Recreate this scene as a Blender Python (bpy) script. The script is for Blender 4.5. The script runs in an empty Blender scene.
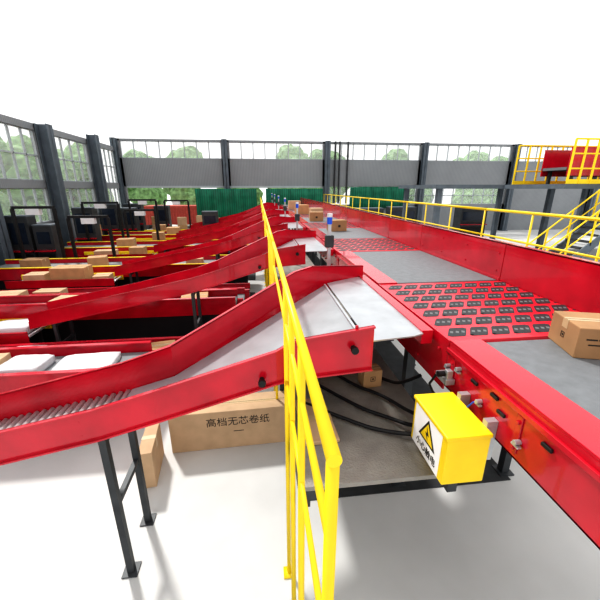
import bpy, bmesh, math, random
from mathutils import Vector
random.seed(7)
S=bpy.context.scene
C=S.collection
try:
    S.view_settings.view_transform='Standard'
    S.view_settings.look='High Contrast'
except Exception as ex: print('look',ex)

# ---------------- materials ----------------
def mat(name,col,rough=.5,metal=0,var=.12,scale=6,bump=0,bscale=40,stripe=None,coat=0):
    m=bpy.data.materials.new(name); m.use_nodes=True
    nt=m.node_tree; b=nt.nodes['Principled BSDF']
    tc=nt.nodes.new('ShaderNodeTexCoord')
    n=nt.nodes.new('ShaderNodeTexNoise'); n.inputs['Scale'].default_value=scale; n.inputs['Detail'].default_value=5
    nt.links.new(tc.outputs['Object'],n.inputs['Vector'])
    r=nt.nodes.new('ShaderNodeValToRGB')
    r.color_ramp.elements[0].position=.3; r.color_ramp.elements[1].position=.7
    r.color_ramp.elements[0].color=(*[c*(1-var) for c in col],1)
    r.color_ramp.elements[1].color=(*[min(1,c*(1+var)) for c in col],1)
    nt.links.new(n.outputs['Fac'],r.inputs['Fac'])
    out=r.outputs['Color']
    if stripe:
        ax,sc,dark=stripe
        w=nt.nodes.new('ShaderNodeTexWave'); w.bands_direction=ax; w.inputs['Scale'].default_value=sc
        nt.links.new(tc.outputs['Object'],w.inputs['Vector'])
        mx=nt.nodes.new('ShaderNodeMix'); mx.data_type='RGBA'; mx.blend_type='MULTIPLY'
        cr=nt.nodes.new('ShaderNodeValToRGB'); cr.color_ramp.elements[0].color=(dark,dark,dark,1); cr.color_ramp.elements[1].color=(1,1,1,1)
        cr.color_ramp.elements[1].position=.35
        nt.links.new(w.outputs['Fac'],cr.inputs['Fac'])
        mx.inputs[0].default_value=1
        nt.links.new(out,mx.inputs[6]); nt.links.new(cr.outputs['Color'],mx.inputs[7]); out=mx.outputs[2]
    nt.links.new(out,b.inputs['Base Color'])
    b.inputs['Roughness'].default_value=rough; b.inputs['Metallic'].default_value=metal
    b.inputs['Coat Weight'].default_value=coat
    if bump:
        n2=nt.nodes.new('ShaderNodeTexNoise'); n2.inputs['Scale'].default_value=bscale
        nt.links.new(tc.outputs['Object'],n2.inputs['Vector'])
        bp=nt.nodes.new('ShaderNodeBump'); bp.inputs['Strength'].default_value=bump; bp.inputs['Distance'].default_value=.02
        nt.links.new(n2.outputs['Fac'],bp.inputs['Height']); nt.links.new(bp.outputs['Normal'],b.inputs['Normal'])
    return m
RED=mat('red_paint',(.52,.007,.028),.22,0,.2,3,coat=.5)
REDD=mat('red_plate',(.68,.016,.04),.3,0,.1,4,coat=.2)
YEL=mat('yellow_paint',(.90,.66,.015),.4,0,.06,5)
BELT=mat('grey_belt',(.185,.195,.205),.6,0,.1,14,bump=.15,bscale=200)
STEEL=mat('galvanised_steel',(.50,.52,.54),.35,.5,.1,8)
PLATE=mat('pale_slide_sheet',(.34,.35,.365),.3,.2,.1,5)
TPLATE=mat('brushed_transfer_sheet',(.46,.48,.50),.28,.4,.1,5)
ROLL=mat('roller_zinc',(.62,.63,.64),.3,.4,.08,20)
WHEEL=mat('grey_wheel_rubber',(.17,.175,.18),.6,0,.1,20)
DARK=mat('dark_steel',(.06,.065,.07),.5,.2,.2,6)
PAD=mat('black_wheel_recess',(.03,.032,.035),.5,0,.2,20)
COLM=mat('column_grey',(.12,.145,.17),.6,0,.15,3)
CARD=mat('cardboard',(.50,.31,.16),.8,0,.12,5)
CARDD=mat('brown_cardboard',(.40,.235,.12),.8,0,.12,5)
CARDL=mat('pale_cardboard',(.54,.38,.24),.8,0,.1,5)
TAPE=mat('packing_tape',(.55,.41,.24),.3,0,.05,5)
WHITE=mat('white_plastic',(.70,.71,.73),.4,0,.05,8,bump=.3,bscale=8)
LABEL=mat('white_label',(.9,.9,.9),.5,0,.02,8)
BLACK=mat('black_rubber',(.012,.012,.014),.5,0,.2,10)
INK=mat('black_ink',(.03,.025,.02),.7,0,.1,10)
BLUE=mat('blue_lens',(.02,.12,.7),.3,0,.1,10)
FLOOR=mat('pale_concrete',(.60,.60,.59),.6,0,.1,.8)
FSHADE=mat('floor_shade_dark',(.05,.053,.056),.8,0,.2,6)  # near-black colour for the floor sheets that stand in for shade
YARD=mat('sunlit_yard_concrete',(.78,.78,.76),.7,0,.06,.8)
WALK=mat('walkway_checker_plate',(.30,.285,.26),.5,.15,.25,4,bump=.4,bscale=90)
SIDING=mat('corrugated_siding',(.29,.305,.32),.6,0,.05,1,stripe=('X',3.2,.75))  # flat sheet; shade between the ribs painted as dark colour bands
SIDINGY=mat('corrugated_siding_side',(.28,.295,.31),.6,0,.05,1,stripe=('Y',3.2,.75))  # same painted rib shade, banded along the left wall
FRAME=mat('window_frame_grey',(.42,.45,.47),.5,0,.05,4)
GREEN=mat('green_tarpaulin',(.01,.19,.11),.6,0,.25,2,stripe=('X',2.2,.55))
LEAF=mat('foliage',(.24,.38,.18),.8,0,.5,3,bump=.8,bscale=6)
BARK=mat('bark',(.12,.08,.05),.9,0,.3,8)
BRICK=mat('red_container_paint',(.45,.08,.06),.7,0,.15,6)
SCREEN=mat('dark_screen',(.02,.03,.05),.2,0,.2,5)
def glassmat():
    m=bpy.data.materials.new('window_glass'); m.use_nodes=True; nt=m.node_tree
    for n in list(nt.nodes): nt.nodes.remove(n)
    o=nt.nodes.new('ShaderNodeOutputMaterial'); t=nt.nodes.new('ShaderNodeBsdfTransparent')
    g=nt.nodes.new('ShaderNodeBsdfPrincipled'); g.inputs['Base Color'].default_value=(.85,.88,.88,1); g.inputs['Roughness'].default_value=.3
    mx=nt.nodes.new('ShaderNodeMixShader'); mx.inputs[0].default_value=.2
    nt.links.new(t.outputs[0],mx.inputs[1]); nt.links.new(g.outputs[0],mx.inputs[2]); nt.links.new(mx.outputs[0],o.inputs[0])
    return m
GLASS=glassmat()

# ---------------- mesh builder ----------------
class MB:
    def __init__(s): s.v=[]; s.f=[]; s.mi=[]; s.cur=0
    def add(s,vs,fs):
        b=len(s.v); s.v+= [tuple(v) for v in vs]
        for f in fs: s.f.append([b+i for i in f]); s.mi.append(s.cur)
        return s
    def box(s,a,b):
        x0,x1=sorted((a[0],b[0])); y0,y1=sorted((a[1],b[1])); z0,z1=sorted((a[2],b[2]))
        return s.add([(x0,y0,z0),(x1,y0,z0),(x1,y1,z0),(x0,y1,z0),(x0,y0,z1),(x1,y0,z1),(x1,y1,z1),(x0,y1,z1)],
          [(0,3,2,1),(4,5,6,7),(0,1,5,4),(1,2,6,5),(2,3,7,6),(3,0,4,7)])
    def cyl(s,p0,p1,r,n=12):
        p0=Vector(p0);p1=Vector(p1);d=(p1-p0).normalized()
        u=d.orthogonal().normalized(); w=d.cross(u)
        vs=[];
        for p in (p0,p1):
            for i in range(n):
                t=2*math.pi*i/n; vs.append(p+u*math.cos(t)*r+w*math.sin(t)*r)
        fs=[(i,(i+1)%n,n+(i+1)%n,n+i) for i in range(n)]+[tuple(range(n))[::-1],tuple(range(n,2*n))]
        return s.add(vs,fs)
    def strip(s,pts,t):
        vs=[];n=len(pts)
        for i,p in enumerate(pts):
            a=Vector(pts[max(i-1,0)][:2]); b=Vector(pts[min(i+1,n-1)][:2]); d=(b-a).normalized(); nn=Vector((-d.y,d.x))*t
            vs+=[(p[0],p[1],p[2]),(p[0],p[1],p[3]),(p[0]+nn.x,p[1]+nn.y,p[3]),(p[0]+nn.x,p[1]+nn.y,p[2])]
        fs=[(3,2,1,0),tuple(4*(n-1)+k for k in range(4))]
        for i in range(n-1):
            o=4*i
            for k in range(4): fs.append((o+k,o+(k+1)%4,o+4+(k+1)%4,o+4+k))
        return s.add(vs,fs)
    def slab(s,st,t):
        vs=[];n=len(st)
        for x,y0,y1,z in st: vs+=[(x,y0,z),(x,y1,z),(x,y1,z-t),(x,y0,z-t)]
        fs=[(3,2,1,0),tuple(4*(n-1)+k for k in range(4))]
        for i in range(n-1):
            o=4*i
            for k in range(4): fs.append((o+k,o+(k+1)%4,o+4+(k+1)%4,o+4+k))
        return s.add(vs,fs)
    def tube(s,pts,r,n=8):
        for a,b in zip(pts,pts[1:]): s.cyl(a,b,r,n)
        return s
    def fin(s,name,mats,parent=None,loc=(0,0,0),bevel=0,smooth=False,rot=0):
        me=bpy.data.meshes.new(name); me.from_pydata(s.v,[],s.f)
        if not isinstance(mats,(list,tuple)): mats=[mats]
        for m in mats: me.materials.append(m)
        for p,i in zip(me.polygons,s.mi): p.material_index=i
        bm=bmesh.new(); bm.from_mesh(me); bmesh.ops.recalc_face_normals(bm,faces=bm.faces); bm.to_mesh(me); bm.free()
        if smooth:
            me.polygons.foreach_set('use_smooth',[len(p.vertices)==4 for p in me.polygons])
        ob=bpy.data.objects.new(name,me); C.objects.link(ob); ob.location=loc; ob.rotation_euler[2]=rot
        if parent: ob.parent=parent
        if bevel:
            b=ob.modifiers.new('bevel','BEVEL'); b.width=bevel; b.segments=2; b.limit_method='ANGLE'; b.angle_limit=math.radians(50)
        return ob
def top(ob,label,cat,group=None,kind=None):
    ob['label']=label; ob['category']=cat
    if group: ob['group']=group
    if kind: ob['kind']=kind
    return ob
def empty(name,loc,label,cat,group=None,rot=0):
    e=bpy.data.objects.new(name,None); C.objects.link(e); e.location=loc; e.empty_display_size=.1; e.rotation_euler[2]=rot
    return top(e,label,cat,group)
def clone(src,loc,rot=None,label=None):
    n=src.copy(); C.objects.link(n); n.location=loc
    if rot is not None: n.rotation_euler[2]=rot
    if label: n['label']=label
    for ch in list(src.children):
        c=ch.copy(); C.objects.link(c); c.parent=n
        for g in list(ch.children):
            k=g.copy(); C.objects.link(k); k.parent=c
    return n
def text(s,size,m,parent,loc,rot,name='printed_lettering',ext=.001):
    cu=bpy.data.curves.new('t','FONT'); cu.body=s; cu.size=size; cu.extrude=ext; cu.align_x='CENTER'; cu.align_y='CENTER'
    o=bpy.data.objects.new('t',cu); C.objects.link(o)
    dg=bpy.context.evaluated_depsgraph_get(); dg.update()
    me=bpy.data.meshes.new_from_object(o.evaluated_get(dg)); bpy.data.objects.remove(o)
    ob=bpy.data.objects.new(name,me); C.objects.link(ob); me.materials.clear(); me.materials.append(m)
    ob.location=loc; ob.rotation_euler=rot; ob.parent=parent
    return ob

# ---------------- structure ----------------
def struct(mb,name,mats,**k):
    o=mb.fin(name,mats,**k); o['kind']='structure'; return o
struct(MB().box((-8.8,-3,-.2),(27,24.2,0)),'floor',FLOOR)
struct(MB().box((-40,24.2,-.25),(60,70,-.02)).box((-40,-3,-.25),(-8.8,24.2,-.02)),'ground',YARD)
YB=24.0
cols=[-8.6,-2.0,4.6,11.3,18.0,24.7]
w=MB()
w.box((-8.8,YB,5.78),(27,YB+.2,5.9)); w.box((-8.8,YB,3.12),(27,YB+.2,4.8))
w.box((4.6,YB,0),(27,YB+.2,1.9))
for c in cols: w.box((c-.25,YB,0),(c+.25,YB+.2,5.9))
w.box((18,YB,1.9),(27,YB+.2,3.12))
struct(w,'wall_back',SIDING)
XL=-8.6; LT=5.4
w=MB()
w.box((XL-.2,-3,LT-.25),(XL,YB,LT)); w.box((XL-.2,-3,3.0),(XL,YB,3.3)); w.box((XL-.2,-3,0),(XL,YB,1.7)); w.box((XL-.2,-3,1.7),(XL,7.5,LT))
for y in (8,12,16,20.3,23.8): w.box((XL-.2,y-.2,0),(XL,y+.2,LT))
struct(w,'wall_left',SIDINGY)
wn=[0]
def window(axis,pos,a0,a1,z0,z1,nx,ny):
    wn[0]+=1; m=MB(); f=.05
    def bx(u0,u1,v0,v1,t):
        if axis=='x': m.box((u0,pos-t,v0),(u1,pos+t,v1))
        else: m.box((pos-t,u0,v0),(pos+t,u1,v1))
    for i in range(nx+1):
        u=a0+(a1-a0)*i/nx; bx(u-f/2,u+f/2,z0,z1,.04)
    for j in range(ny+1):
        v=z0+(z1-z0)*j/ny; bx(a0,a1,v-f/2,v+f/2,.04)
    m.cur=1; bx(a0,a1,z0,z1,.004)
    struct(m,'window_%d'%wn[0],[FRAME,GLASS])
for a,b in zip(cols,cols[1:]): window('x',YB+.1,a+.25,b-.25,4.8,5.78,8,1)
window('x',YB+.1,4.85,11.05,1.9,3.12,8,2); window('x',YB+.1,11.55,17.75,1.9,3.12,8,2)
for y0,y1 in ((8.2,11.8),(12.2,15.8),(16.2,20.1),(20.5,23.6)):
    window('y',XL-.1,y0,y1,3.3,LT-.25,5,2); window('y',XL-.1,y0,y1,1.7,3.0,5,1)
struct(MB().box((-8.3,YB-.06,3.02),(4.3,YB,3.14)),'trim_1',FRAME)

def hcol(x,y,h,wd,rot=0):
    m=MB(); t=.03
    m.box((-wd/2,-wd/2,0),(wd/2,-wd/2+t,h)).box((-wd/2,wd/2-t,0),(wd/2,wd/2,h)).box((-t/2,-wd/2,0),(t/2,wd/2,h)).box((-wd*.7,-wd*.7,0),(wd*.7,wd*.7,.03))
    o=m.fin('steel_column',COLM,loc=(x,y,0),rot=rot)
    return top(o,'dark grey steel H-section column carrying the hall roof','column','hall columns')
for c in cols: hcol(c,YB-.26,5.9,.32)
for y in (12,16,20.3): hcol(XL+.26,y,LT if y<20 else 5.6,.44,math.pi/2)
for x in (5.15,5.45,6.0):
    o=MB().cyl((0,0,0),(0,0,3.9),.06).cyl((0,0,1.0),(0,0,1.05),.09).cyl((0,0,3.0),(0,0,3.05),.09).fin('drop_pipe',DARK,loc=(x,YB-.12,2.0))
    top(o,'dark vertical drainpipe fixed to the wall siding','pipe','drop pipes')
def curtain(x0,x1,z0,z1,y):
    m=MB(); n=int((x1-x0)*10); vs=[]
    for j in range(5):
        for i in range(n+1):
            u=i/n; vs.append((x0+(x1-x0)*u, y+.09*math.sin(i*.9)+.03*math.sin(i*2.3+j), z0+(z1-z0)*j/4))
    m.add(vs,[(j*(n+1)+i,j*(n+1)+i+1,(j+1)*(n+1)+i+1,(j+1)*(n+1)+i) for j in range(4) for i in range(n)])
    o=m.fin('tarpaulin_curtain',GREEN,smooth=True); s=o.modifiers.new('s','SOLIDIFY'); s.thickness=.01
    top(o,'dark green tarpaulin curtain hanging across the open bay','curtain','green curtains')
curtain(-4.0,-.1,.9,2.97,YB-.6); curtain(.5,4.3,1.2,2.97,YB-.6); curtain(6.2,10.4,1.7,3.08,YB-.35)

# ---------------- trees outside ----------------
def tree(x,y,h,r,seed):
    rnd=random.Random(seed)
    e=empty('tree',(x,y,0),'leafy green broadleaf tree growing outside the hall','tree','trees outside')
    MB().cyl((0,0,-.02),(0,0,h*.5),.18).cyl((0,0,h*.35),(r*.4,0,h*.6),.09).fin('trunk',BARK,parent=e)
    bm=bmesh.new()
    for k in range(9):
        b2=bmesh.ops.create_icosphere(bm,subdivisions=3,radius=r*rnd.uniform(.4,.6))
        off=Vector((rnd.uniform(-.5,.5)*r,rnd.uniform(-.5,.5)*r,h*.55+rnd.uniform(-.38,.42)*h))
        for v in b2['verts']: v.co=v.co*(1+rnd.uniform(-.12,.12))+off
    me=bpy.data.meshes.new('crown'); bm.to_mesh(me); bm.free(); me.materials.append(LEAF)
    o=bpy.data.objects.new('crown',me); C.objects.link(o); o.parent=e
k=0
for i,x in enumerate((-16,-11.3,-6.6,-1.9,2.8,7.5,12.2,16.9,21.6,26.3,31)):
    tree(x,34+(i%2)*3.4,5.9+random.uniform(-.5,.5),2.5,k); k+=1
for y in (10.5,15,19.5,24,28.5):
    tree(-13.5-random.uniform(0,1),y,5.4+random.uniform(-.4,.4),2.3,k); k+=1
e=empty('shipping_container',(-6.2,29,0),'red corrugated container standing in the yard outside','container')
m=MB().box((-2.6,-1,.3),(2.6,1,1.7))
for i in range(26): m.box((-2.6+i*.2,-1.04,.35),(-2.5+i*.2,-1,1.65))
m.fin('body',BRICK,parent=e)
for x in (-2.45,2.45): MB().box((x-.15,-1,0),(x+.15,1,.3)).fin('foot',DARK,parent=e)

# ---------------- main line ----------------
P=3.5; N=6
SY0=2.0; SL=1.46
def conveyor(y0,L,near=False):
    e=empty('belt_conveyor',(0,y0,0),'red-framed belt conveyor section, flat grey belt, tall side wall','conveyor','main line belt sections')
    MB().box((1.5,.03,1.9),(2.69,L-.03,2.0)).fin('belt',BELT,parent=e,bevel=.01)
    for yy in (.05,L-.05): MB().cyl((1.48,yy,1.94),(2.7,yy,1.94),.05,20).fin('end_roller',STEEL,parent=e)
    m=MB().box((1.27,.0,1.66),(1.285,L,1.995)).box((1.27,0,1.995),(1.49,L,2.012)).box((1.27,0,1.66),(1.33,L,1.675))
    m.box((1.25,0,1.93),(1.27,L,1.96))
    n=int(L/.6)
    for i in range(n+1):
        y=.08+i*(L-.16)/max(n,1); m.box((1.262,y-.02,1.70),(1.27,y+.02,1.92))
        m.cyl((1.25,y,1.88),(1.27,y,1.88),.012,6).cyl((1.25,y,1.73),(1.27,y,1.73),.012,6)
    m.fin('side_panel',RED,parent=e,bevel=.003)
    m=MB().box((2.70,0,1.66),(2.72,L,2.42)).box((2.70,0,2.405),(2.78,L,2.42))
    for i in range(n+1):
        y=.08+i*(L-.16)/max(n,1); m.box((2.72,y-.02,1.66),(2.77,y+.02,2.40)); m.cyl((2.69,y,2.3),(2.70,y,2.3),.01,6).cyl((2.69,y,2.1),(2.70,y,2.1),.01,6)
    m.box((2.69,0,1.995),(2.70,L,2.03))
    m.fin('side_wall',RED,parent=e,bevel=.003)
    for x in (1.36,2.6):
        for yy in (() if near else (.3,L-.3)):
            MB().box((x-.04,yy-.04,.01),(x+.04,yy+.04,1.9)).box((x-.08,yy-.08,0),(x+.08,yy+.08,.015)).fin('leg',DARK,parent=e)
    for yy in (.3,L-.3): MB().box((1.3,yy-.05,1.74),(2.68,yy+.05,1.88)).fin('cross_member',DARK,parent=e)
    if near:
        q=L-1.02
        for yy,zz in ((.98,1.84),(.86,1.88),(.62,1.80),(.30,1.78)):
            yy+=q; MB().cyl((1.235,yy,zz),(1.27,yy,zz),.014,14).box((1.24,yy-.025,zz-.024),(1.262,yy+.025,zz-.012)).fin('sensor_bracket',STEEL,parent=e,bevel=.002)
        MB().box((1.20,.89+q,1.74),(1.265,1.03+q,1.78)).box((1.21,.9+q,1.775),(1.25,.94+q,1.84)).fin('pneumatic_valve',STEEL,parent=e,bevel=.003)
        for yy,zz in ((1.0,1.93),(.70,1.88),(.45,1.84),(.15,1.88),(.52,1.90)):
            yy+=q; MB().box((1.255,yy-.03,zz-.01),(1.27,yy+.03,zz+.01)).fin('slot_plug',BLACK,parent=e,bevel=.004)
        MB().cyl((1.16,.93+q,1.81),(1.205,.93+q,1.81),.02,12).fin('valve_knob',BLACK,parent=e)
        MB().tube([(1.19,1.0+q,1.76),(1.16,1.02+q,1.68),(1.18,.98+q,1.62),(1.22,.85+q,1.58),(1.26,.7+q,1.6)],.008).fin('air_hose',BLACK,parent=e)
        MB().tube([(1.22,.62+q,1.80),(1.2,.66+q,1.72),(1.22,.74+q,1.68),(1.26,.8+q,1.7)],.005).fin('air_hose',BLUE,parent=e)
    return e
conveyor(.60,SY0-.60-.01,True)
t=conveyor(SY0+SL+.01,P-SL-.02)
for i in range(1,N-1): clone(t,(0,SY0+SL+.01+P*i,0))
conveyor(SY0+SL+.01+P*(N-1),1.9)

def sorter(y0,detail):
    e=empty('wheel_sorter',(0,y0,0),'red diverter table with rows of small grey steerable wheels','sorter','wheel sorters')
    L=SL
    MB().box((1.287,.0,1.93),(2.69,L,2.0)).fin('deck_plate',REDD,parent=e,bevel=.004)
    m=MB().box((1.27,0,1.62),(1.285,L,2.004))
    for yy in (.1,.4,.7,.96,1.2):
        m.cyl((1.25,yy,1.9),(1.27,yy,1.9),.014,6).cyl((1.25,yy,1.7),(1.27,yy,1.7),.014,6)
    m.fin('side_panel',RED,parent=e,bevel=.003)
    m=MB().box((2.70,0,1.66),(2.72,L,2.42)).box((2.70,0,2.405),(2.78,L,2.42)).box((2.72,.1,1.66),(2.77,.15,2.4)).box((2.72,.9,1.66),(2.77,.95,2.4)); m.fin('side_wall',RED,parent=e,bevel=.003)
    for x in (1.36,2.6): MB().box((x-.04,L/2-.04,.01),(x+.04,L/2+.04,1.93)).box((x-.08,L/2-.08,0),(x+.08,L/2+.08,.015)).fin('leg',DARK,parent=e)
    MB().box((1.45,.15,1.70),(2.55,L-.15,1.93)).fin('drive_housing',DARK,parent=e)
    nx,ny=8,7
    def unit(m1,m2,cx,cy):
        hx,hy,sk,c=.070,.074,.034,.020
        pts=[(-hx-sk+c,-hy),(hx-sk-c,-hy),(hx-sk,-hy+c),(hx+sk,hy-c),(hx+sk-c,hy),(-hx+sk+c,hy),(-hx+sk,hy-c),(-hx-sk,-hy+c)]
        pts=[(cx+a,cy+b) for a,b in pts]; n=len(pts)
        m1.add([(x,y,2.0015) for x,y in pts]+[(x,y,1.99) for x,y in pts],[tuple(range(n))]+[(i,(i+1)%n,n+(i+1)%n,n+i) for i in range(n)])
        m1.cyl((cx+.078,cy-.062,1.99),(cx+.078,cy-.062,2.0015),.013,10)
        a=math.radians(30); ca,sa=math.cos(a),math.sin(a)
        for s in (-.045,0,.045):
            wx,wy=cx+s,cy; dx,dy=ca*.011,-sa*.011
            m2.cyl((wx-dx,wy-dy,1.956),(wx+dx,wy+dy,1.956),.050,16)
    def merge(m1,m2):
        b=len(m1.v); m1.v+=m2.v
        for f in m2.f: m1.f.append([b+q for q in f]); m1.mi.append(1)
    pos=[(1.41+i*.170,.14+j*.197) for j in range(ny) for i in range(nx)]
    if detail:
        m1=MB(); m2=MB(); unit(m1,m2,0,0); merge(m1,m2)
        u=m1.fin('wheel_unit',[PAD,WHEEL],parent=e,loc=(*pos[0],0))
        for p in pos[1:]:
            c=u.copy(); C.objects.link(c); c.parent=e; c.location=(*p,0)
    else:
        m1=MB(); m2=MB()
        for p in pos: unit(m1,m2,*p)
        merge(m1,m2); m1.fin('wheel_bank',[PAD,WHEEL],parent=e)['kind']='stuff'
    return e
sorter(SY0,True)
s2=sorter(SY0+P,False)
for i in range(2,N): clone(s2,(0,SY0+P*i,0))

# ---------------- chutes ----------------
def zs(x):
    z=1.94-.33*(.55-max(x,-.75))
    if x<-.75:
        d=-.75-x
        z-= .28*min(d,.4) + .20*max(d-.4,0)
    return z
Y1=2.04; YF=2.09; YR=2.60; YBK=3.55
XT=-3.75
def chute():
    e=empty('sorting_chute',(0,0,0),'red steel chute with funnel mouth and roller bed','chute','sorting chutes')
    MB().slab([(.68,Y1,YBK,zs(.68)),(-.75,YF,YR,zs(-.75)),(-1.1,YF,YR,zs(-1.1))],.015).fin('slide_sheet',PLATE,parent=e)
    MB().slab([(1.16,2.16,3.84,1.994),(1.08,2.13,3.82,1.992),(.72,Y1+.02,YBK+.02,zs(.72)+.006)],.01).fin('transfer_plate',TPLATE,parent=e)
    MB().strip([(1.245,2.18,1.9,2.006),(1.245,3.88,1.9,2.006)],.085).fin('receiving_lip',RED,parent=e)
    MB().strip([(.70,Y1+.01,1.88,zs(.7)+.012),(.70,YBK,1.88,zs(.7)+.012)],.02).fin('threshold_bar',STEEL,parent=e)
    H=.20
    xs=[.08,-.75,-1.15,-2.2,XT]
    fr=[(.74,Y1,1.80,2.13),(.20,Y1,1.76,zs(.20)+H+.03)]+[(x,Y1 if x>0 else YF,zs(x)-.05,zs(x)+H) for x in xs]
    m=MB().strip(fr,.012)
    m.strip([(a,b,d-.012,d) for a,b,c,d in fr],.035)
    m.strip([(a,b,c,c+.012) for a,b,c,d in fr],.035)
    for x in (.62,.05,-.7,-1.3,-1.9,-2.5,-3.1):
        y=Y1 if x>0 else YF
        m.box((x-.01,y-.01,zs(x)-.04),(x+.01,y,zs(x)+.17))
        for dz in (.02,.13): m.cyl((x+.04,y-.013,zs(x)+dz),(x+.04,y,zs(x)+dz),.009,6)
    m.fin('front_side_panel',RED,parent=e)
    yb_=YR+.01
    bk=[(1.22,3.88,1.9,2.12),(.55,YBK,zs(.55)-.06,2.20),(.35,3.42,zs(.35)-.07,zs(.35)+H+.10),(-.75,yb_,zs(-.75)-.055,zs(-.75)+H+.07)]+[(x,yb_,zs(x)-.055,zs(x)+H+(.05 if x>-1.2 else .02)) for x in (-1.15,-2.2,XT)]
    m=MB().strip(bk,-.012); m.strip([(a,b,d-.012,d) for a,b,c,d in bk],-.035)
    m.fin('back_side_panel',RED,parent=e)
    r=MB().cyl((0,YF+.013,0),(0,YR,0),.021,12).fin('roller',ROLL,parent=e,loc=(-1.13,0,zs(-1.13)-.01),smooth=True)
    for i in range(1,43):
        x=-1.13-i*.0615; c=r.copy(); C.objects.link(c); c.parent=e; c.location=(x,0,zs(x)-.01)
    MB().box((XT-.02,YF,zs(XT)-.055),(XT,YR+.01,zs(XT)+.06)).fin('end_stop',RED,parent=e)
    for x in (-1.15,-3.4):
        for y in (YF+.03,YR-.03):
            MB().box((x-.025,y-.025,.01),(x+.025,y+.025,zs(x)-.05)).box((x-.06,y-.06,0),(x+.06,y+.06,.012)).fin('leg',DARK,parent=e)
        for z in (zs(x)*.5,zs(x)-.12): MB().box((x-.02,YF+.03,z),(x+.02,YR-.03,z+.045)).fin('leg_brace',DARK,parent=e)
    for x in (.60,-.02): MB().cyl((x,Y1-.05,zs(x)+.02),(x,Y1,zs(x)+.02),.018,12).cyl((x,Y1-.07,zs(x)+.02),(x,Y1-.045,zs(x)+.02),.026,12).fin('lock_knob',BLACK,parent=e)
    return e
ch=chute()
for i in range(1,N): clone(ch,(0,P*i,0))

def rtable(L):
    e=empty('roller_table',(XT-.06,YF,0),'low gravity roller table with red and yellow side rails','roller table','roller tables')
    z=.68
    MB().box((-L,-.03,z-.1),(0,-.015,z+.1)).box((-L,-.06,z+.09),(0,-.015,z+.1)).fin('side_rail',RED,parent=e)
    MB().box((-L,.605,z-.1),(0,.62,z+.1)).box((-L,.605,z+.09),(0,.66,z+.1)).fin('side_rail',YEL,parent=e)
    MB().box((-L+.1,.0,.02),(-.1,.02,z-.1)).fin('under_shade_panel',BLACK,parent=e)  # added black panel imitating the dark under the table
    r=MB().cyl((0,-.015,0),(0,.605,0),.028,12).fin('roller',ROLL,parent=e,loc=(-.06,0,z-.02),smooth=True)
    for i in range(1,int(L/.12)):
        c=r.copy(); C.objects.link(c); c.parent=e; c.location=(-.06-i*.12,0,z-.02)
    for x in (-.2,-L+.2):
        for y in (0.05,.57): MB().box((x-.025,y-.025,0),(x+.025,y+.025,z-.05)).fin('leg',DARK,parent=e)
    return e
rt=rtable(2.6); rt.location=(XT-.06,YF+P,0)
for i in range(2,N): clone(rt,(XT-.06,YF+P*i,0))

def lowconv(y,x0,L,W,edge,z,label):
    e=empty('collecting_conveyor',(x0,y,0),label,'conveyor','low collecting conveyors')
    MB().box((-L,.03,z-.08),(0,W-.03,z)).fin('belt',BELT,parent=e,bevel=.01)
    for yy in (0,W):
        MB().box((-L,yy-.01,z-.2),(0,yy+.01,z+.12)).fin('side_panel',RED,parent=e)
        MB().box((-L,yy-.035,z+.12),(0,yy+.035,z+.14)).fin('edge_strip',edge,parent=e)
    MB().box((-L+.1,.06,.02),(-.1,.1,z-.2)).fin('under_shade_panel',BLACK,parent=e)  # added black panel standing in for shade below the belt
    for x in (-.3,-L/2,-L+.3):
        for yy in (.14,W-.05): MB().box((x-.03,yy-.03,0),(x+.03,yy+.03,z-.08)).fin('leg',DARK,parent=e)
    return e
lowconv(3.90,-1.6,4.8,.75,RED,.78,'low red-sided grey belt conveyor on the hall floor')
lowconv(4.80,-.6,6.0,.6,RED,.5,'low red-sided grey belt conveyor on the hall floor')
lowconv(6.25,-.5,6.8,.55,RED,.9,'low red-sided grey belt conveyor on the hall floor')
lowconv(7.0,-.4,7.1,.85,RED,.62,'low red-sided grey belt conveyor on the hall floor')
lowconv(8.1,-.3,6.9,.6,RED,.5,'low red-sided grey belt conveyor on the hall floor')
lowconv(10.0,-.3,7.5,1.3,YEL,.78,'wide grey belt conveyor with yellow edges on hall floor')
lowconv(13.4,-.3,7.5,1.5,YEL,.78,'wide grey belt conveyor with yellow edges on hall floor')
lowconv(16.9,-.3,7.3,1.5,YEL,.78,'wide grey belt conveyor with yellow edges on hall floor')
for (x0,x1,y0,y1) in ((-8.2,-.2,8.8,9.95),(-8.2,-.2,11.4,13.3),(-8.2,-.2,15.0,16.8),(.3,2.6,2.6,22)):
    o=MB().box((x0,y0,0),(x1,y1,.008)).fin('floor_shade_sheet',FSHADE); top(o,'added dark sheet standing in for floor shade between conveyors','shade sheet','shade sheets')  # dark sheets added to deepen floor shade among the conveyors

# ---------------- walkway and guard rails ----------------
def walkway(y0,y1):
    e=empty('walkway',(0,y0,0),'raised steel plate walkway beside the conveyor','walkway','walkway sections')
    L=y1-y0
    MB().box((.18,0,1.32),(1.2,L-.01,1.35)).fin('deck',WALK,parent=e)
    for x in (.21,1.13): MB().box((x-.03,0,1.2),(x+.03,L-.01,1.32)).fin('edge_beam',DARK,parent=e)
    for x in (.23,1.13):
        MB().box((x-.04,L-.6,0),(x+.04,L-.52,1.2)).fin('leg',DARK,parent=e)
    return e
wk=[ (1.52,4.4)]+[(4.4+P*i,4.4+P*(i+1)) for i in range(5)]
for a,b in wk: walkway(a,b)

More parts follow.
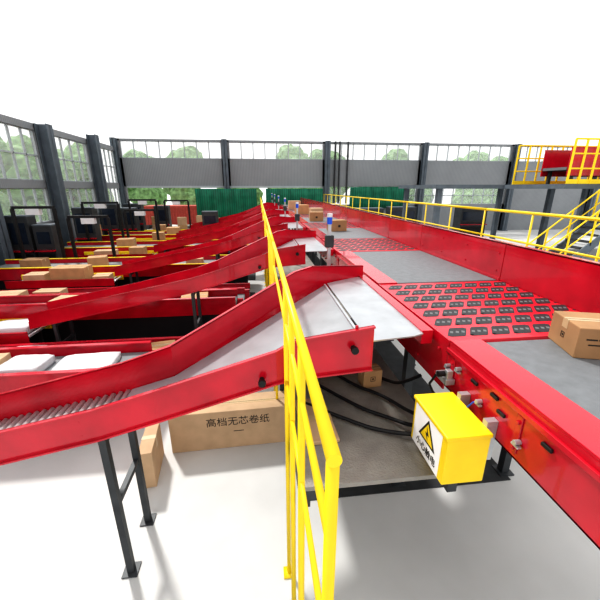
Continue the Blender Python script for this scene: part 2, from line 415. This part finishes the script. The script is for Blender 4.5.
def rail(y0,y1,x,zt,posts,gaps,heights,label,r=.0175,zb=0):
    e=empty('guard_rail',(x,y0,zb),label,'railing','yellow guard rails')
    L=y1-y0
    MB().cyl((0,0,zt),(0,L,zt),r,16).fin('top_rail',YEL,parent=e,smooth=True)
    for h in heights: MB().cyl((0,0.02,h),(0,L,h),r*.7,12).fin('middle_rail',YEL,parent=e,smooth=True)
    for p in posts: MB().cyl((0,p-y0,0),(0,p-y0,zt),.0155,12).box((-.045,p-y0-.045,0),(.045,p-y0+.045,.012)).fin('post',YEL,parent=e,smooth=True)
    for a,b in gaps:
        for h in (1.80,): MB().cyl((0,a-y0,h),(0,b-y0,h),.011,10).fin('lower_rail',YEL,parent=e,smooth=True)
    return e
xr=.14
lb='yellow painted steel guard rail along the walkway edge'
rail(.565,3.6,xr,2.45,[.58,1.14,1.55,1.95],[(.58,1.95)],[2.20],lb)
for i in range(6):
    y=3.6+P*i
    L=P-.01 if i<5 else 2.2
    rail(y,y+L,xr,2.45,[y+.03,y+.4,y+.8,y+1.2,y+1.55,y+1.86],[(y,y+1.88)],[2.20],lb)
for i in range(6):
    y=2.6+i*3.6
    rail(y,y+(3.59 if i<5 else 2.7),4.3,2.62,[y+.05,y+1.25,y+2.45],[],[2.15],'tall yellow guard rail behind the conveyor side wall',r=.024)
def sig():
    e=empty('signal_post',(.82,4.0,1.35),'slim grey post with white sensor head and blue lamp','signal post','signal posts')
    MB().box((-.018,-.018,0),(.018,.018,1.25)).box((-.05,-.05,0),(.05,.05,.01)).fin('pole',STEEL,parent=e)
    MB().cyl((0,0,1.25),(0,0,1.33),.03,16).fin('lamp',BLUE,parent=e); MB().cyl((0,0,1.33),(0,0,1.37),.032,16).fin('lamp_cap',WHITE,parent=e)
    MB().box((-.05,-.04,.98),(.05,.04,1.12)).fin('sensor_head',DARK,parent=e,bevel=.006)
    return e
sg=sig()
for i in range(1,N): clone(sg,(.82,4.0+P*i,1.35))

# ---------------- yellow control box ----------------
e=empty('control_box',(1.085,1.58,1.42),'yellow electrical control box with white warning label on conveyor side','electrical box')
MB().box((-.13,-.2,0),(.12,.2,.32)).fin('body',YEL,parent=e,bevel=.008)
MB().box((-.14,-.205,.30),(.125,.205,.325)).fin('lid',YEL,parent=e,bevel=.006)
for yy in (-.13,.13): MB().box((.12,yy-.02,.1),(.184,yy+.02,.36)).fin('mounting_bracket',STEEL,parent=e)
lab=MB().box((-.1325,-.15,.01),(-.13,.17,.29)).fin('warning_label',LABEL,parent=e)
def poly(pts,x,m,nm):
    n=len(pts)
    MB().add([(x,a,b) for a,b in pts]+[(x+.0008,a,b) for a,b in pts],[tuple(range(n)),tuple(range(2*n-1,n-1,-1))]+[(i,(i+1)%n,n+(i+1)%n,n+i) for i in range(n)]).fin(nm,m,parent=lab)
def tri(r,x,m,nm): poly([(.0+r*1.1*math.sin(a),.175+r*math.cos(a)) for a in (0,2.094,4.189)],x,m,nm)
tri(.105,-.1337,INK,'triangle_border'); tri(.078,-.1349,YEL,'triangle_sign')
poly([(.012,.235),(-.022,.178),(-.002,.178),(-.014,.142),(.02,.188),(.0,.188)],-.1361,INK,'lightning_mark')
text('小心触电',.06,INK,lab,(-.1337,.0,.065),(math.pi/2,0,-math.pi/2))
for k,pts in enumerate([[(.55,2.9,1.375),(.75,2.5,1.375),(.95,2.35,1.375),(1.1,2.0,1.4),(1.15,1.82,1.5)],[(.35,2.7,1.375),(.7,2.2,1.375),(.9,2.05,1.375),(1.02,1.9,1.40),(1.05,1.8,1.48)],[(.7,3.3,1.375),(.9,2.8,1.375),(1.1,2.5,1.375),(1.13,2.3,1.5),(1.2,2.2,1.62)],[(.3,2.3,1.375),(.6,2.05,1.375),(.8,1.9,1.375),(1.0,1.83,1.39)]]):
    cu=bpy.data.curves.new('cable','CURVE'); cu.dimensions='3D'; cu.bevel_depth=.014; sp=cu.splines.new('NURBS'); sp.points.add(len(pts)-1)
    for q,p in zip(sp.points,pts): q.co=(*p,1)
    sp.use_endpoint_u=True; sp.order_u=3
    o=bpy.data.objects.new('cable',cu); C.objects.link(o)
    dg=bpy.context.evaluated_depsgraph_get(); me=bpy.data.meshes.new_from_object(o.evaluated_get(dg)); bpy.data.objects.remove(o)
    me.materials.clear(); me.materials.append(BLACK); o=bpy.data.objects.new('cable',me); C.objects.link(o)
    top(o,'black flexible cable lying on the walkway plate','cable','loose cables')

# ---------------- cartons ----------------
def carton(x,y,z,sx,sy,sz,rot,label,m=CARD,marks=None,txt=None,group=None):
    e=empty('cardboard_box',(x,y,z),label,'box',group,rot=rot)
    MB().box((-sx/2,-sy/2,0),(sx/2,sy/2,sz)).fin('carton',m,parent=e,bevel=.006)
    MB().box((-sx/2-.001,-.03,sz*.7),(sx/2+.001,.03,sz+.0015)).fin('packing_tape',TAPE,parent=e)
    if marks: MB().box((-sx/2,-.002,sz+.0008),(sx/2,.002,sz+.0022)).fin('flap_seam',INK,parent=e)
    if txt:
        for (s,size,lx,lz,ax) in txt:
            if ax=='y': text(s,size,INK,e,(lx,-sy/2-.001,lz),(math.pi/2,0,0))
            else: text(s,size,INK,e,(-sx/2-.001,lx,lz),(math.pi/2,0,-math.pi/2))
    return e
carton(2.12,1.78,2.0,.36,.32,.20,-.3,'brown cardboard carton with small black print lying on belt',m=CARDD,txt=[('▬▬ ▬▬',.03,-.07,.13,'y'),('▬▬▬',.025,-.08,.095,'y'),('▣ ▣',.035,.08,.045,'y'),('▣',.05,0,.09,'x')],marks=True)
carton(1.9,8.4,2.0,.4,.32,.26,.2,'brown cardboard carton travelling on the grey belt',m=CARDD,marks=True,txt=[('■',.08,.0,.12,'y')])
carton(1.83,11.1,2.0,.42,.4,.28,-.1,'brown cardboard carton travelling on the grey belt',m=CARDD,marks=True,txt=[('■',.08,.0,.12,'y')])
carton(2.0,12.2,2.0,.42,.4,.34,.1,'pale cardboard carton travelling on the grey belt',m=CARDL)
carton(1.75,14.3,2.0,.5,.5,.36,.1,'brown cardboard carton travelling on the grey belt')
carton(1.8,17.8,2.0,.6,.5,.4,.0,'pale cardboard carton travelling on the grey belt',m=CARDL)
carton(.92,2.55,1.35,.17,.13,.16,.1,'small brown box standing on the walkway plate',marks=True,txt=[('▣',.06,0,.08,'y')])
carton(.62,2.95,1.35,.5,.4,.10,-.1,'flat brown cardboard carton lying on the walkway plate',m=CARD,marks=True)
carton(.36,2.10,1.35,.24,.50,.03,.05,'flattened pale cardboard carton lying on the walkway plate',m=CARDL)
e=empty('drive_motor',(1.02,3.25,1.35),'black geared motor with cooling fins beneath the conveyor','motor')
m=MB().cyl((0,-.2,.12),(0,.12,.12),.09,20)
for i in range(7): m.cyl((0,-.18+i*.045,.12),(0,-.165+i*.045,.12),.105,20)
m.fin('motor_body',BLACK,parent=e); MB().box((-.1,.12,.0),(.1,.3,.24)).fin('gearbox',DARK,parent=e,bevel=.01); MB().box((-.1,-.15,0),(.1,.1,.025)).fin('mounting_foot',DARK,parent=e)
carton(-.42,3.62,0,1.42,.34,.52,.03,'long cardboard carton with black Chinese lettering standing on floor',m=CARDL,txt=[('高档无芯卷纸',.125,.08,.37,'y'),('▬▬▬▬',.03,.08,.24,'y')],marks=True)
carton(-1.27,3.2,0,.14,.5,.44,.1,'narrow pale carton standing on end beside larger box',m=CARDL)
g='cartons on the roller tables'
ytab=YF+P*2
for (x,y,sx,sy,sz,r,m) in [(-4.2,ytab+.3,.4,.4,.12,.1,CARDL),(-4.95,ytab+.3,.85,.46,.36,-.03,CARD),(-5.8,ytab+.3,.5,.42,.2,.05,CARDL),
     (-4.4,ytab+P+.3,.5,.4,.3,0,CARD),(-5.5,ytab+P+.3,.7,.4,.2,.1,CARDL),(-4.6,ytab+2*P+.3,.5,.4,.4,.1,CARD),(-5.4,ytab+3*P+.3,.5,.4,.4,.1,CARD)]:
    carton(x,y,.69,sx,sy,sz,r,'brown taped cardboard carton resting on a roller table' if m is CARD else 'pale taped cardboard carton resting on a roller table',m=m,marks=True,group=g)
g='cartons on the collecting conveyors'
for (x,y,z,sx,sy,sz,r,m) in [(-1.3,6.52,.9,.5,.38,.12,.1,CARD),(-3.6,6.52,.9,.5,.38,.15,-.1,CARDL),(-3.0,7.42,.62,.5,.4,.25,.2,CARD),(-4.3,7.42,.62,.7,.5,.14,-.1,CARDD),(-5.3,7.42,.62,.6,.5,.3,.1,CARDL),(-6.4,7.42,.62,.6,.5,.2,.1,CARD),
      (-4.8,10.6,.78,.5,.4,.3,.3,CARD),(-6.6,10.7,.78,.6,.4,.25,0,CARDD),(-2.0,10.6,.78,.5,.4,.2,.1,CARDL),(-5.2,14.1,.78,.6,.5,.35,.1,CARD),(-4.2,17.6,.78,.6,.5,.4,.1,CARD),(-1.6,5.1,.5,.4,.3,.15,.2,CARD),(-2.2,8.4,.5,.5,.35,.3,.1,CARD),(-5,8.4,.5,.6,.35,.2,.0,CARDL),(-3.7,4.27,.78,.7,.45,.14,.05,CARDL)]:
    carton(x,y,z,sx,sy,sz,r,'taped cardboard carton travelling on a low conveyor',m=m,marks=True,group=g)
def bag(x,y,z,sx,sy,sz,rot,seed):
    rnd=random.Random(seed)
    bm=bmesh.new(); bmesh.ops.create_cube(bm,size=1); bmesh.ops.subdivide_edges(bm,edges=bm.edges[:],cuts=5,use_grid_fill=True)
    for v in bm.verts:
        c=v.co; k=1-.15*((abs(c.x)*2)**5)*((abs(c.y)*2)**4); t=1-.12*(abs(c.x)*2)**5
        c.x*=sx*(1-.03*(abs(c.y)*2)**3); c.y*=sy*(1-.04*(abs(c.z)*2)**2); c.z=(c.z*k*t+.5)*sz+rnd.uniform(-.004,.004)
        if c.z<.02: c.z=0
    me=bpy.data.meshes.new('parcel_bag'); bm.to_mesh(me); bm.free(); me.materials.append(WHITE)
    me.polygons.foreach_set('use_smooth',[True]*len(me.polygons))
    o=bpy.data.objects.new('parcel_bag',me); C.objects.link(o); o.location=(x,y,z); o.rotation_euler[2]=rot
    top(o,'flat white plastic wrapped parcel resting on a conveyor','parcel','white parcels')
yb=YF+P
bag(-4.2,yb+.3,.69,.6,.46,.13,.08,1); bag(-4.9,yb+.3,.69,.6,.46,.18,-.05,2); bag(-5.6,yb+.3,.69,.55,.44,.12,.05,3)
bag(-2.3,4.27,.78,.7,.46,.08,.05,4); bag(-3.05,4.27,.78,.5,.42,.11,-.05,5); bag(-4.6,4.27,.78,.6,.5,.16,.0,10); bag(-7.2,7.42,.62,.5,.4,.2,0,7)
bag(-2.6,5.1,.5,.6,.4,.14,0,8); bag(-2.4,6.52,.9,.5,.4,.1,0,9); bag(-3.6,5.1,.5,.6,.4,.16,0,11)

# ---------------- workstations ----------------
def cabinet(x,y,w,d,h,lbl):
    e=empty('scanning_cabinet',(x,y,0),lbl,'equipment cabinet','dark scanning cabinets')
    MB().box((-w/2,-d/2,.08),(w/2,d/2,h)).fin('body',DARK,parent=e,bevel=.01)
    MB().box((-w/2+.1,-d/2-.012,1.2),(w/2-.1,-d/2,h-.2)).fin('screen',SCREEN,parent=e)
    MB().box((-w/2,-d/2-.15,.95),(w/2,-d/2,1.0)).fin('shelf',RED,parent=e)
    MB().box((-w/2+.05,-d/2-.01,.3),(w/2-.05,-d/2,.85)).fin('door',BLACK,parent=e)
    MB().box((-w/2,-d/2,h),(w/2,d/2,h+.04)).fin('top_cap',COLM,parent=e)
    for sx in (-1,1):
        for sy in (-1,1): MB().cyl((sx*(w/2-.06),sy*(d/2-.06),0),(sx*(w/2-.06),sy*(d/2-.06),.08),.03).fin('foot',BLACK,parent=e)
for x,y,w_,h in [(-8.05,9.2,.7,2.1),(-8.0,12.75,.7,2.1),(-7.25,12.75,.6,1.8),(-7.3,15.75,.8,2.2),(-7.6,19.1,.8,2.2),(-6.7,19.2,.7,2.0),(-5.6,21.3,.8,2.0),(-7.4,22.0,1,2.1),(-2.6,19.2,.8,1.8)]:
    cabinet(x,y,w_,.5,h,'dark tall scanning cabinet with screen and red shelf')
def gate(x,y,w,h):
    e=empty('scanner_gate',(x,y,0),'black steel portal frame over the packing lane','portal frame','black portal frames')
    for s in (-1,1): MB().box((s*w/2-.04,-.04,0),(s*w/2+.04,.04,h)).fin('upright',BLACK,parent=e)
    MB().box((-w/2,-.05,h),(w/2,.05,h+.08)).fin('crossbeam',BLACK,parent=e)
    MB().box((-.2,-.08,h-.18),(.2,.08,h-.0)).fin('scanner_head',WHITE,parent=e)
gate(-7.6,8.0,1.2,2.4); gate(-6.9,11.7,1.2,2.4); gate(-5.4,11.8,1.2,2.1); gate(-6.4,15.2,1.4,2.4); gate(-4.9,15.2,1.2,2.1); gate(-5.8,18.6,1.3,2.4); gate(-4.6,20.6,1.3,2.3)
for k,(x,y,n) in enumerate([(-7.8,17.4,3),(-4.6,21.6,3),(-3.2,22.2,2),(-3.7,22.9,3),(-6.3,22.4,3),(-2.4,20.8,3),(-1.4,22.3,2)]):
    for i in range(n): carton(x,y,.45*i,.5,.45,.45,.1*(k%3) ,'cardboard carton stacked on the concrete floor',m=CARDL if (k+i)%2 else CARD,group='stacked floor cartons')

# ---------------- mezzanine ----------------
e=empty('mezzanine_platform',(7.3,14,0),'grey steel mezzanine platform on posts','platform')
MB().box((0,0,2.98),(14,4,3.14)).box((3.0,-3,2.98),(14,-.01,3.14)).fin('deck',COLM,parent=e)
for x,y in ((.3,.3),(5.5,.3),(10.5,.3),(.3,3.6),(5.5,3.6),(10.5,3.6),(7.2,-2.8)): MB().box((x-.1,y-.1,0),(x+.1,y+.1,2.98)).fin('leg',COLM,parent=e)
def railx(x0,x1,y,z,h,n,lbl='yellow guard rail on the mezzanine edge'):
    e=empty('guard_rail',(x0,y,z),lbl,'railing','mezzanine rails')
    L=x1-x0
    MB().cyl((0,0,h),(L,0,h),.03,10).fin('top_rail',YEL,parent=e)
    for q in (.35,.68): MB().cyl((0,0,h*q),(L,0,h*q),.025,10).fin('middle_rail',YEL,parent=e)
    MB().box((0,-.01,0),(L,.01,.15)).fin('kick_plate',YEL,parent=e)
    for i in range(n+1):
        u=i/n; MB().box((L*u-.025,-.025,0),(L*u+.025,.025,h)).fin('post',YEL,parent=e)
railx(10.4,14.7,11.05,3.14,1.4,10); railx(10.6,16,13.9,3.14,1.5,11)
e=empty('upper_conveyor',(11.2,12.0,3.14),'red-sided feeding conveyor standing on the mezzanine','conveyor')
MB().box((0,.05,.5),(6,1.15,.6)).fin('belt',BELT,parent=e)
for y in (0,1.2): MB().box((0,y-.02,.3),(6,y+.02,1.25)).box((0,y-.05,1.24),(6,y+.05,1.27)).fin('side_panel',RED,parent=e)
for x in (.3,3,5.7):
    for y in (.1,1.1): MB().box((x-.05,y-.05,0),(x+.05,y+.05,.5)).fin('leg',DARK,parent=e)
e=empty('steel_staircase',(8.9,9.7,0),'steel staircase with dark treads and thin yellow handrails','staircase')
nst=16; rise=3.14; run=3.9
for i in range(nst):
    MB().box((run*i/nst,.06,rise*(i+1)/nst-.04),(run*(i+1)/nst+.03,.86,rise*(i+1)/nst)).fin('tread',DARK,parent=e)
for y in (0,.88):
    vs=[(0,y,0),(.3,y,0),(run,y,rise-.22),(run,y,rise),(run-.1,y,rise),(0,y,.12)]
    MB().add(vs+[(a,b+.04,c) for a,b,c in vs],[tuple(range(6)),tuple(range(11,5,-1))]+[(i,(i+1)%6,6+(i+1)%6,6+i) for i in range(6)]).fin('stringer',COLM,parent=e)
for y in (.02,.9):
    MB().cyl((0,y,1.05),(run,y,rise+1.05),.025,10).fin('handrail',YEL,parent=e)
    MB().cyl((0,y,.55),(run,y,rise+.55),.02,10).fin('middle_rail',YEL,parent=e)
    for i in range(6):
        u=i/5; MB().box((run*u-.02,y-.02,rise*u),(run*u+.02,y+.02,1.05+rise*u)).fin('baluster',YEL,parent=e)
for x,y in ((6.2,19.5),(8.6,20.5),(12.5,19.5)):
    cabinet(x,y,1.6,.8,1.9,'dark tall scanning cabinet with screen and red shelf')

# ---------------- light & camera ----------------
wd=bpy.data.worlds.new('World'); S.world=wd; wd.use_nodes=True
bg=wd.node_tree.nodes['Background']; bg.inputs[0].default_value=(1,1,1,1); bg.inputs[1].default_value=1.0
sl=bpy.data.lights.new('sun','SUN'); sl.energy=2.3; sl.angle=.08; sl.color=(1,.98,.94)
so=bpy.data.objects.new('sun',sl); C.objects.link(so); so.rotation_euler=(math.radians(-34),math.radians(-22),0); so.location=(0,0,12)
cd=bpy.data.cameras.new('camera'); cd.lens=20.4; cd.sensor_width=36; cd.clip_start=.05
co=bpy.data.objects.new('camera',cd); C.objects.link(co); co.location=(0,0,3.0)
co.rotation_euler=(math.radians(90-18.2),0,math.radians(-6.7)); S.camera=co
